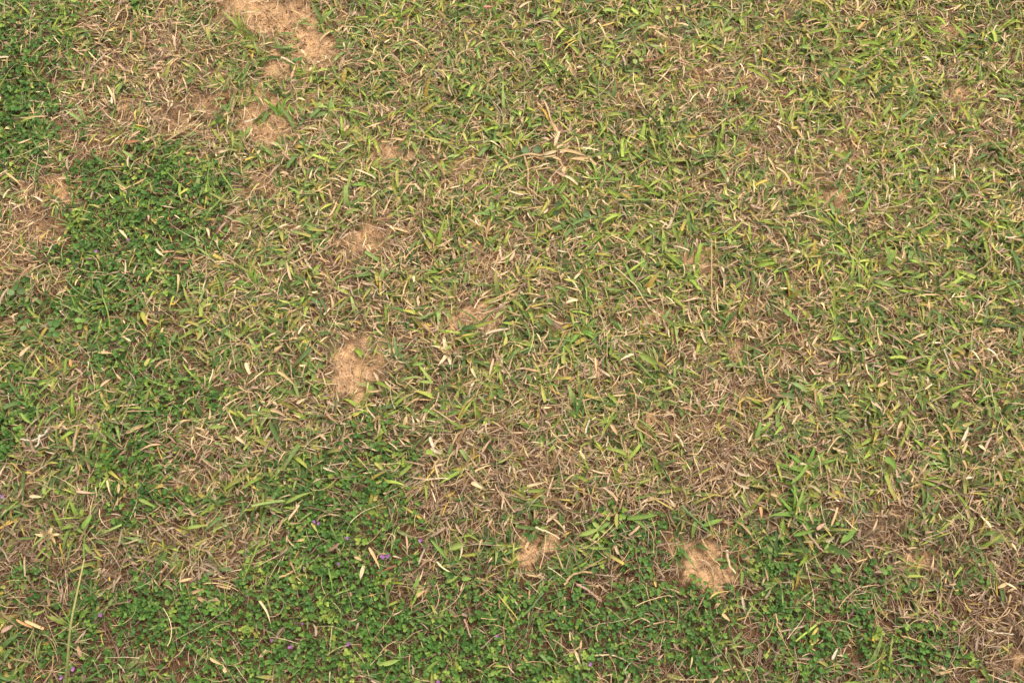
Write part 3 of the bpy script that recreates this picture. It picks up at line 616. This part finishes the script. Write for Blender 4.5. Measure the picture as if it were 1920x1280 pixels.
for a_ in [
 (312,322,352,368,3,'lime','long thin lime blade sloping down right in the upper left clover'), (383,412,440,352,5,'lime','long lime blade rising right in the upper left clover'),
 (412,318,451,371,4,'lime','long lime blade crossing over the rising one in the upper left clover'), (396,362,404,308,4,'green','dark green hooked blade left of the crossing lime blades',-.9),
 (123,520,180,563,4,'blue','long straight grey green blade near the left edge'), (193,557,212,624,4,'lime','curved thin lime blade left of centre',-.4),
 (660,322,647,364,10,'lime','long lime blade with rosy edge left of the straw patch'), (747,352,745,316,9,'yellow','yellow blade pointing up at upper left centre'),
 (645,405,672,388,9,'lime','bright lime leaf at the left of a brown thatch patch'), (940,318,968,310,9,'yellow','yellow green leaf left of the curved red brown stem'),
 (1130,20,1158,24,15,'lime','broad lime leaf near the top edge'), (1656,218,1668,186,11,'lime','pale green broad leaf upright in upper right turf'),
 (1690,224,1712,202,9,'blue','blue green leaf rising in the upper right turf'), (1690,300,1680,278,16,'green','wide green leaf in the right upper turf'),
 (1905,116,1908,76,6,'lime','bright lime upright blade at the right edge'), (1776,466,1778,436,9,'yellow','yellow green upright leaf in the right turf'),
 (1666,492,1650,456,10,'green','tall green leaf leaning left in the right turf'), (1664,496,1680,468,11,'green','tall green leaf leaning right beside its twin in the right turf'),
 (275,528,287,508,7,'yellow','olive yellow leaf right of a pale leaf in the left clover'), (468,622,492,618,10,'lime','lime oval leaf left of centre'),
 (324,642,333,622,12,'blue','blue green oval leaf in the left centre turf'), (272,688,281,670,10,'yellow','bright yellow green leaf tip at left centre'),
 (40,774,60,796,8,'lime','pale lime blade with cut end near the left edge',.4), (394,802,424,800,11,'lime','bright lime folded leaf at left lower centre'),
 (808,714,789,684,9,'lime','lime pointed leaf left of centre, tip up left'), (812,716,782,718,8,'lime','lime leaf lying level under the pointed one left of centre'),
 (773,684,796,680,9,'green','green level leaf right of the dark green tuft'), (1200,665,1236,682,17,'lime','broad pointed lime leaf right of centre'),
 (1036,612,1018,592,11,'blue','blue green broad leaf just above centre right'), (1022,755,1016,722,10,'yellow','olive yellow upright leaf below centre'),
 (1242,730,1268,720,9,'lime','bright lime level leaf right of centre below'), (922,748,924,728,9,'green','green oval leaf below centre'),
 (1262,425,1276,456,11,'lime','pale lime leaf above right centre pointing down'), (1206,505,1203,480,12,'green','pale green upright leaf above right centre'),
 (1248,470,1272,470,9,'lime','lime level leaf above right centre'), (1468,578,1494,602,10,'green','green leaf sloping down right at right centre'),
 (1346,778,1356,752,9,'green','green upright leaf in the right thatch patch'), (1416,822,1424,792,11,'green','tall green leaf below the right thatch patch'),
 (1486,718,1510,738,14,'blue','broad blue green leaf beside bare soil at the right'), (1886,806,1898,790,9,'yellow','yellow green leaf near the right edge'),
 (1912,650,1914,608,10,'blue','blue green upright leaf at the right edge'), (1786,764,1800,752,12,'lime','pale lime broad leaf at lower right'),
 (262,936,292,952,10,'lime','olive lime leaf in the left lower clover'), (352,989,388,981,9,'lime','olive flat leaf with cut ends in the left lower clover'),
 (537,942,582,916,9,'lime','long lime leaf rising right below left centre'), (616,1064,627,1110,5,'lime','thin bright blade in the clover left of the forked tan leaf',-.3),
 (627,1116,654,1104,4,'lime','thin bright blade branching right in the clover'), (523,1114,543,1140,6,'blue','grey green blade in the lower clover'),
 (62,1150,84,1144,8,'lime','pale lime leaf lying by the left edge above crossed dry leaves'), (748,892,772,866,10,'lime','green broad leaf rising at the edge of the centre left clover'),
 (988,920,1028,914,10,'lime','pale green level leaf in the lower centre thatch'), (990,945,1055,950,4,'lime','very long thin lime blade in the lower centre'),
 (1157,962,1158,992,9,'yellow','golden yellow leaf hanging in the lower centre right'), (1112,978,1132,1000,11,'lime','pale lime leaf pointing down right of the bare sandy spot'),
 (1176,972,1232,960,12,'green','long broad green leaf, level, lower centre right'), (1184,972,1216,996,9,'green','long green leaf sloping down right under the level one'),
 (1104,1025,1144,1026,8,'lime','lime level leaf over the dark clover at lower centre'), (775,1102,792,1078,11,'green','grey green leaf rising at the lower centre'),
 (838,1090,860,1080,15,'lime','pale green blunt leaf left of the sandy spot, lower one'), (866,1084,884,1082,13,'green','green blunt leaf right of another blunt one'),
 (842,1028,872,1016,13,'lime','pale green broad leaf left of the sandy spot, upper one'), (808,1012,846,1050,9,'green','long green leaf leading up left to a purple flower'),
 (710,1246,750,1236,11,'lime','yellow green broad leaf at the bottom clover'), (748,1206,752,1232,3,'lime','thin blade above the yellow green broad leaf in the bottom clover'),
 (915,1266,943,1254,9,'lime','olive leaf at the bottom edge centre'), (798,1258,824,1234,9,'green','green broad leaf right of the olive one at the bottom'),
 (1010,1224,1036,1252,8,'blue','grey green leaf sloping in the bottom clover'), (1484,906,1514,872,9,'green','long green blade rising in the lower right green patch'),
 (1494,950,1506,914,9,'lime','lime blade upright in the lower right green patch'), (1470,1010,1462,1004,9,'lime','short lime leaf at top of dark lower right clover'),
 (1488,1002,1530,994,11,'green','broad green level leaf over the lower right clover'), (1576,1018,1604,992,11,'green','green leaf rising right of the white broad leaf'),
 (1660,856,1684,878,14,'green','broad green leaf near the lower right turf'), (1404,1128,1434,1150,5,'lime','thin green arc blade right of the cream pointed leaf'),
 (1392,1072,1394,1104,8,'green','green upright leaf right of the lower sandy patch'), (1316,1010,1390,984,1,'lime','hair thin lime blade over the lower sandy patch')]:
    G(*a_[:7], **({'bow': a_[7]} if len(a_) > 7 else {}))
leaf(1593,548,1602,552,9,'orange','tiny bright orange petal on the turf at right centre')
leaf(1514,1130,1522,1134,8,'orange','tiny orange leaf in the lower right clover')

for a_ in [
 (308,148,4,44,8,'lime','lime V shaped shoot in the brown upper left straw',(110,62,150,30)), (358,148,4,38,7,'lime','lime shoot right of the V shaped one in the upper left',(112,80,40,150)),
 (232,172,7,40,5,'deep','fine dark green tuft in the upper left straw',(95,115,140,70,45,160,20)), (463,197,6,36,8,'lime','yellow green tuft left of the small sandy spot, upper left',(170,140,80,40,10,200)),
 (457,263,6,34,9,'green','bright green broad leaved tuft above the upper left clover',(200,160,100,60,20,330)), (523,216,5,34,8,'green','green tuft just left of the small round sandy spot',(85,110,60,150,20)),
 (452,60,5,60,8,'lime','long bright green shoot left of the top sand patch',(110,130,85,60,-40)), (850,90,7,40,9,'green','thick green tuft near the top, left of centre',None),
 (847,48,6,46,7,'deep','tall dark green tuft near the top edge left of centre',(80,100,115,60,140,40)), (893,20,6,40,10,'green','broad leaved tuft beneath the top edge, left of the red leaf',(150,120,60,30,200,-20)),
 (970,205,7,30,9,'green','bright tuft of short leaves in the upper centre',None), (1000,222,6,30,10,'green','broad green tuft directly above the straw clump',None),
 (1300,60,7,42,8,'blue','blue green tuft near the top right of centre',(60,80,100,120,20,150,170)), (1336,72,5,60,9,'lime','long lime blades sweeping right near the top',(30,20,60,150,190)),
 (1472,246,4,84,6,'lime','tallest yellow green shoot in the upper right',(64,72,100,120)), (1500,165,6,34,8,'green','green tuft above the tall yellow shoot',None),
 (1600,60,8,44,10,'green','dense green tuft in the top right',None), (1640,95,6,44,9,'green','green tuft right of a twig in the top right',None),
 (1548,110,5,42,9,'lime','lime tuft left of the bright orange leaf',None), (1853,312,6,40,10,'lime','fresh lime star shaped tuft near the right edge',None),
 (1710,262,5,44,11,'lime','lime broad tuft right of the wide green leaf',(95,70,120,40,150)), (1760,275,6,36,11,'green','green broad tuft in the right upper turf',None),
 (1690,596,6,36,9,'lime','lime pale tuft right of the orange petal',(85,70,110,130,40,200)), (1500,470,6,44,10,'lime','lime tuft with long leaves, right of the sandy spot',None),
 (1120,460,7,46,10,'green','bright green tuft right of the central thatch',None), (1090,512,7,40,9,'green','green fan of blades above the central cream leaf',None),
 (1240,444,6,40,10,'lime','lime tuft above right centre',None), (930,375,6,40,10,'green','green tuft beneath the straw clump at left',None), (1130,335,6,40,10,'green','green tuft just right below the straw clump',None),
 (690,345,7,40,11,'green','broad green tuft left of the yellow upright blade',(160,140,190,20,330,60,100)), (826,520,6,40,9,'green','green tuft in the central thatch',(100,60,130,20,160,-30)),
 (770,590,8,46,8,'deep','dark green spreading tuft left of the bare central soil',None), (744,672,7,42,11,'blue','blue green dense tuft right of the central sandy patch',(110,95,70,130,150,20,-10)),
 (960,655,7,40,11,'green','bright green tuft at the centre',None), (1090,620,7,44,10,'green','bright spreading tuft right of centre',None), (1120,585,5,40,10,'green','green tuft above another, right of centre',None),
 (1060,650,6,36,9,'lime','lime tuft below the bare soil at centre right',None), (870,760,7,40,9,'deep','dark tuft under centre left',None), (830,780,6,44,8,'green','green tuft beside the dark one under centre left',None),
 (1085,790,6,60,6,'deep','tall dark green tuft in the lower centre',(85,100,110,70,60,130)), (400,705,6,36,9,'green','green tuft at left centre',None), (430,640,7,36,9,'green','spreading green tuft at left centre above another',None),
 (590,690,6,36,9,'green','green tuft left of the central sandy patch',None), (480,540,6,40,8,'green','tall green tuft at left centre',(110,90,60,140,20,170)), (560,600,6,36,8,'green','green tuft amid straw left of the central patch',None),
 (1510,880,7,60,11,'green','large green tuft in the lower right green patch',(60,40,85,120,20,170,200)), (1470,900,6,50,10,'green','broad green tuft left in the lower right green patch',None),
 (1560,900,6,46,8,'lime','lime tuft right in the lower right green patch',None), (1600,930,7,50,7,'blue','blue green tuft at the right end of the lower right green patch',(-60,-80,-100,-30,-120,150,30)),
 (1490,965,7,56,12,'green','long leaved tuft over the dark lower right clover',(10,-20,60,150,-50,180,100)), (1496,745,5,40,13,'blue','broad blue green tuft beside bare soil at the right',(150,190,-40,60,110)),
 (1460,830,6,42,9,'green','green tuft beneath the right thatch patch',None), (1780,870,6,42,9,'green','green tuft in the lower right turf',None), (1790,560,6,40,10,'green','bright tuft near the right middle',None),
 (1760,540,6,36,9,'lime','lime tuft near the right middle',None), (1860,740,6,40,10,'green','green tuft near the right edge at middle',None), (1770,810,6,44,10,'green','dark leaved green tuft near the lower right edge',None),
 (1700,680,6,38,9,'green','green tuft right of the white leaf',None), (1640,620,6,36,9,'green','green tuft between orange petal and white leaf',None),
 (850,1040,8,40,9,'green','green tuft left of the sandy spot at lower centre',None), (820,1166,6,36,8,'lime','lime tuft in the bottom clover',(100,70,150,20,-40,-80)), (470,1030,5,34,12,'lime','lime leaf tuft on the lower left thatch',(120,190,60,-80,20)),
 (410,1065,5,32,13,'blue','blunt leaved pale tuft in the lower left thatch',(150,200,40,0,-30)), (167,1124,3,30,11,'lime','small lime leaf pair right of the long pale stem',(40,70,20)), (1853,1112,6,40,7,'lime','lime upright tuft near the lower right edge',(95,80,110,60,130,70)),
 (450,890,6,36,8,'green','green tuft at lower left amid straw',None), (90,900,6,40,9,'lime','olive lime tuft near the left edge',None), (60,720,6,36,7,'green','green tuft by the left edge',None)]:
    tuft(*a_[:7], dirs=a_[7] if len(a_) > 7 else None, hue2='yellow' if a_[5] == 'lime' else None)
tuft(364,494,7,34,5,'tan','tan straw star clump in the upper left clover',(70,95,120,150,190,10,-40,-60),hue2='rosy',dry=True)
tuft(1044,250,5,36,8,'rosy','rosy straw tuft directly above the large straw clump',(110,70,150,30,-20),dry=True)
tuft(838,662,7,38,9,'pale','pale straw clump just left below centre',(130,100,60,10,-60,-120,160),hue2='tan',dry=True)
tuft(1416,600,7,44,8,'tan','tan straw clump at right of centre',None,hue2='pale',dry=True)
tuft(1120,690,7,36,6,'rosy','rosy straw clump right below centre',None,hue2='pale',dry=True)
tuft(1535,785,9,36,8,'tan','yellow tan straw clump at the lower right centre',None,hue2='yellow',dry=True)
tuft(98,370,8,36,6,'yellow','straw coloured clump at the upper left edge of the clover',(100,130,70,40,160,200,-40,20),hue2='tan',dry=True)
tuft(1840,650,7,34,6,'white','grey white straw clump near the right edge',None,hue2='rosy',dry=True)
tuft(90,1005,7,34,9,'tan','tan straw clump at the lower left',None,hue2='pale',dry=True)
tuft(1630,372,5,40,6,'pale','pale forked straw clump right of the bare oval patch',(100,60,130,80,-90),hue2='tan',dry=True)

for a_ in [
 ([(235,8),(238,30),(228,58)],1.3,'tan','thin tan stalk touching the top edge at the left'), ([(367,100),(410,90),(468,76)],1.1,'tan','long thin tan stalk lying across the brown upper left straw'),
 ([(938,78),(955,100),(980,121)],1.8,'tan','tan forked twig in the upper centre grass'), ([(980,120),(992,147)],1.5,'rosy','short rosy twig under the tan forked twig'),
 ([(1205,117),(1230,114),(1250,101)],2.6,'brown','curved brown runner right of the bright green weed'), ([(1187,138),(1190,165),(1208,205)],1.3,'pale','thin pale stalk at the upper right of centre'),
 ([(976,270),(990,318),(990,347),(1003,362),(1020,374)],2.0,'tan','curved tan stem with reddish node below the large straw clump'), ([(1620,128),(1635,112),(1650,102)],1.5,'rosy','rosy twig in the top right turf'),
 ([(1860,262),(1872,274),(1884,285)],1.4,'tan','straight tan twig in the grey thatch near the right edge'), ([(1153,500),(1190,535),(1206,560),(1224,582)],1.1,'pale','thin pale line of stalk right of the central tufts'),
 ([(1042,672),(1034,700),(1028,738)],1.4,'blue','thin grey green stalk upright below centre'), ([(847,660),(868,650),(908,645)],1.8,'brown','brown twig crossing the soil just left of centre'),
 ([(1096,812),(1100,800),(1105,788)],1.8,'white','short white stalk in the lower centre thatch'), ([(1858,427),(1859,470),(1860,500)],1.2,'rosy','thin upright stalk near the right edge'),
 ([(1770,655),(1777,672),(1781,690)],1.3,'white','thin white stalk near the right edge at middle height'), ([(1335,462),(1334,520),(1336,570)],1.3,'tan','upright tan stalk right of the central lawn'),
 ([(94,802),(82,815),(62,826),(40,823)],2.2,'white','white forked stem at the left edge, upper arm'), ([(76,815),(70,835),(57,846)],2.2,'white','white forked stem at the left edge, lower arm'),
 ([(724,1035),(708,1042),(702,1064)],1.1,'tan','thin tan stalk curling above the brightest double flower'), ([(704,1075),(728,1066),(742,1060)],2.2,'brown','brown green twig under the brightest double flower'),
 ([(1082,1095),(1105,1108),(1128,1127)],2.4,'rosy','rosy knotted runner in the lower centre right clover'), ([(1058,1096),(1070,1080),(1090,1072),(1110,1073)],2.2,'tan','tan runner arching above the knotted runner'),
 ([(1005,989),(1030,998),(1050,1010)],1.8,'pale','pale arched twig above the sandy spot, lower centre'), ([(962,1180),(975,1156),(993,1143),(1006,1126),(1020,1110)],2.4,'blue','grey green crooked stem in the bottom centre clover'),
 ([(870,1160),(876,1175),(882,1194)],1.8,'rosy','rosy twig in the bottom clover left of centre'), ([(1110,1228),(1150,1228),(1182,1242)],1.3,'pale','pale thin arching twig in the bottom clover right of centre'),
 ([(1182,1242),(1172,1256),(1176,1270)],.8,'white','white thread at the bottom edge'), ([(1215,1172),(1250,1164),(1284,1174)],1.3,'tan','thin arching tan stalk in the clover at lower right centre'),
 ([(312,1062),(302,1075),(298,1100)],2.2,'brown','grey brown dead stalk in lower left soil'), ([(485,1020),(472,1050),(460,1076)],1.6,'lime','lime runner on the lower left thatch'),
 ([(524,1082),(552,1070),(568,1056)],2.0,'tan','tan twig rising right in the lower left clover'), ([(1455,1150),(1458,1175),(1468,1195)],1.5,'tan','tan bent stalk in the lower right clover'),
 ([(1675,1188),(1670,1215),(1667,1250)],1.9,'lime','pale upright runner in the bottom right clover'), ([(1763,1040),(1765,1075),(1764,1112)],1.2,'lime','thin lime upright stalk at lower right'),
 ([(1316,1010),(1330,1040),(1350,1060),(1362,1085)],2.0,'tan','tan runner crossing the lower right sandy patch'), ([(1362,1030),(1368,1060),(1380,1074)],2.6,'pale','pale bent runner at the right rim of the lower sandy patch'),
 ([(1850,1180),(1870,1186),(1900,1188)],1.5,'white','grey white twig in the lower right straw'), ([(1690,1192),(1720,1200),(1750,1212)],1.3,'tan','tan twig in the bottom right clover'),
 ([(1335,1280),(1350,1262),(1380,1248)],1.8,'tan','tan twig rising from the bottom edge at right'), ([(1660,245),(1700,230),(1730,205)],.9,'rosy','fine rosy stalk in upper right turf'),
 ([(1265,814),(1274,824),(1281,836)],2.2,'pale','row of pale seeds on a short stalk at lower right centre'), ([(1190,800),(1225,822),(1240,840)],1.5,'tan','tan runner arching over soil at the lower centre right'),
 ([(1265,950),(1240,935),(1210,940)],1.3,'tan','fine tan stalk left of the dark green stem'), ([(20,215),(60,222),(100,232)],1.,'lime','thin lime stalk across the left clover'),
 ([(63,190),(64,225),(70,255)],.9,'tan','thin tan stalk upright in the left clover')]:
    twig(*a_)
twig([(1278,948),(1300,970),(1332,998)],2.6,'blue','dark green stem with three pointed leaves left above the lower sandy patch','grass_shoot','grass shoot',
     leaves=[(1316,986,1356,972,12,'green'),(1304,978,1296,1010,12,'green'),(1314,984,1334,1002,7,'deep')])
twig([(1014,332),(1036,350),(1056,368)],2.0,'green','green runner with pointed leaves below the large straw clump','grass_shoot','grass shoot',
     leaves=[(1036,352,1004,358,10,'green'),(1054,366,1068,382,9,'green'),(1050,362,1066,340,9,'lime'),(1018,334,1008,322,7,'green')])
twig([(1570,994),(1588,1000),(1606,1020)],1.8,'blue','green sprig with two oval leaves right of the white broad leaf','grass_shoot','grass shoot',
     leaves=[(1588,1002,1606,988,11,'green'),(1586,1004,1575,1018,11,'green')])
twig([(1118,985),(1122,1010),(1124,1030)],1.6,'lime','lime upright shoot with paired leaves over the dark clover at lower centre','grass_shoot','grass shoot',
     leaves=[(1120,992,1084,1006,12,'lime'),(1121,994,1144,976,9,'green'),(1122,1000,1108,1014,9,'lime')])
twig([(1505,983),(1530,1020),(1545,1034)],2.,'rosy','rosy runner carrying a lime sprig beside the white broad leaf','twig','twig',
     leaves=[(1545,1030,1556,1016,8,'lime'),(1545,1034,1562,1030,8,'lime'),(1520,1032,1476,1032,10,'green')])

# --- broad leaved weeds
def weed(px, py, spots, label, hue='deep', hue2=None, size=17, notch=.05):
    size *= .7
    p = spot(px, py, .003); root = empty('weed', p, label, 'weed', 'small round leaved weeds in the turf')
    for sx, sy, a in spots:
        h = canopy(sx, sy)+.003; q = spot(sx, sy, h); b = Acc(); c = HUE[hue2 if (hue2 and IR.random() < .4) else hue]*(1+IR.normal(0, .08)); az = math.radians(a)
        s = size*.00078*IR.uniform(.85, 1.15); q0 = q-np.array([math.cos(az), math.sin(az), 0])*s*.5
        leaflets(b, q0[None], np.array([az]), np.array([IR.normal(.05, .1)]), np.array([s]), c[None], notch, r=IR)
        o = part(b, 'leaf', M_CLOVER, root)
        b = Acc(); tube(b, smooth([p, p*.5+q0*.5+[0, 0, .002], q0]), .0005, HUE['deep'], HUE['brown']); st = b.build('stalk', M_GREEN, origin=np.array(root.location)); st.location = (0, 0, 0); st.parent = o
weed(1000,284,[(985,283,200),(1008,280,20)],'dark blue green weed with two oval leaves beside the large straw clump','darkleaf',size=26)
weed(1070,392,[(1042,397,200),(1100,401,-10),(1048,385,140)],'dark weed with grey green oval leaves below the large straw clump','darkleaf',size=24)
weed(150,607,[(146,600,130),(156,601,50),(150,613,-90)],'bright round three leaved weed in the left turf','green',size=17,notch=.14)
weed(100,612,[(96,606,120),(106,606,40),(98,618,-60),(92,628,200),(106,627,-30)],'dull green weed with five round leaves left of the bright three leaved one','deep',size=18)
weed(44,606,[(36,604,160),(50,602,30),(44,616,-90)],'round leaved weed near the left edge','deep','blue',size=17)
weed(28,545,[(20,548,200),(38,543,20),(30,536,90)],'broad dark green weed near the left edge above the cream leaf','deep','blue',size=20)
weed(560,113,[(555,115,200),(564,112,60),(552,118,-90)],'small dark green weed in the middle of the top sand patch','deep',size=15)
weed(1193,111,[(1186,107,150),(1198,104,60),(1190,117,-100),(1202,114,-10),(1193,99,90)],'bright yellow green leafy weed near the top, right of centre','lime',size=17,notch=0)
weed(1265,25,[(1255,20,150),(1272,16,60),(1262,35,-100),(1278,30,-10),(1250,34,200)],'yellowish leafy weed at the top edge right of centre','lime','yellow',size=15)
weed(1567,1068,[(1562,1069,180),(1573,1068,0),(1566,1060,90)],'small oval leaved weed right of the lower right clover clump','green',size=14)
weed(1660,1064,[(1655,1066,180),(1668,1063,0),(1660,1072,-90)],'small oval leaved weed in the lower right straw','green',size=14)
weed(1690,898,[(1694,893,40),(1685,899,180)],'dark round leaved weed at lower right below the broad green leaf','deep',size=14)
weed(1575,983,[(1570,981,160),(1580,984,-20)],'tiny round leaf weed by the white broad leaf','green',size=11)
# --- tiny yellow flowers
for x_, y_, l_ in [(230,307,'tiny yellow flower head at the top of the upper left clover'),(323,570,'tiny yellow flower in the left centre clover'),(110,457,'small yellow flower near the left edge of the upper clover'),(1637,1198,'tiny yellow flower in the lower right clover')]:
    flower(x_, y_, l_, .7, col=(214,176,60))
for o in [o for o in bpy.data.objects if o.get('category') == 'flower' and 'yellow' in o['label'].split('flower')[0] and 'purple' not in o['label'].split(',')[0]]:
    if o['label'].startswith(('tiny yellow', 'small yellow')): o['group'] = 'tiny yellow flowers in the turf'
labels = [o['label'] for o in bpy.data.objects if o.parent is None and o.get('category')]
dup_ = {l for l in labels if labels.count(l) > 1}
if dup_: print('DUPLICATE LABELS', dup_)
bad = [l for l in labels if not 4 <= len(l.split()) <= 16]
if bad: print('BAD LENGTH', bad)
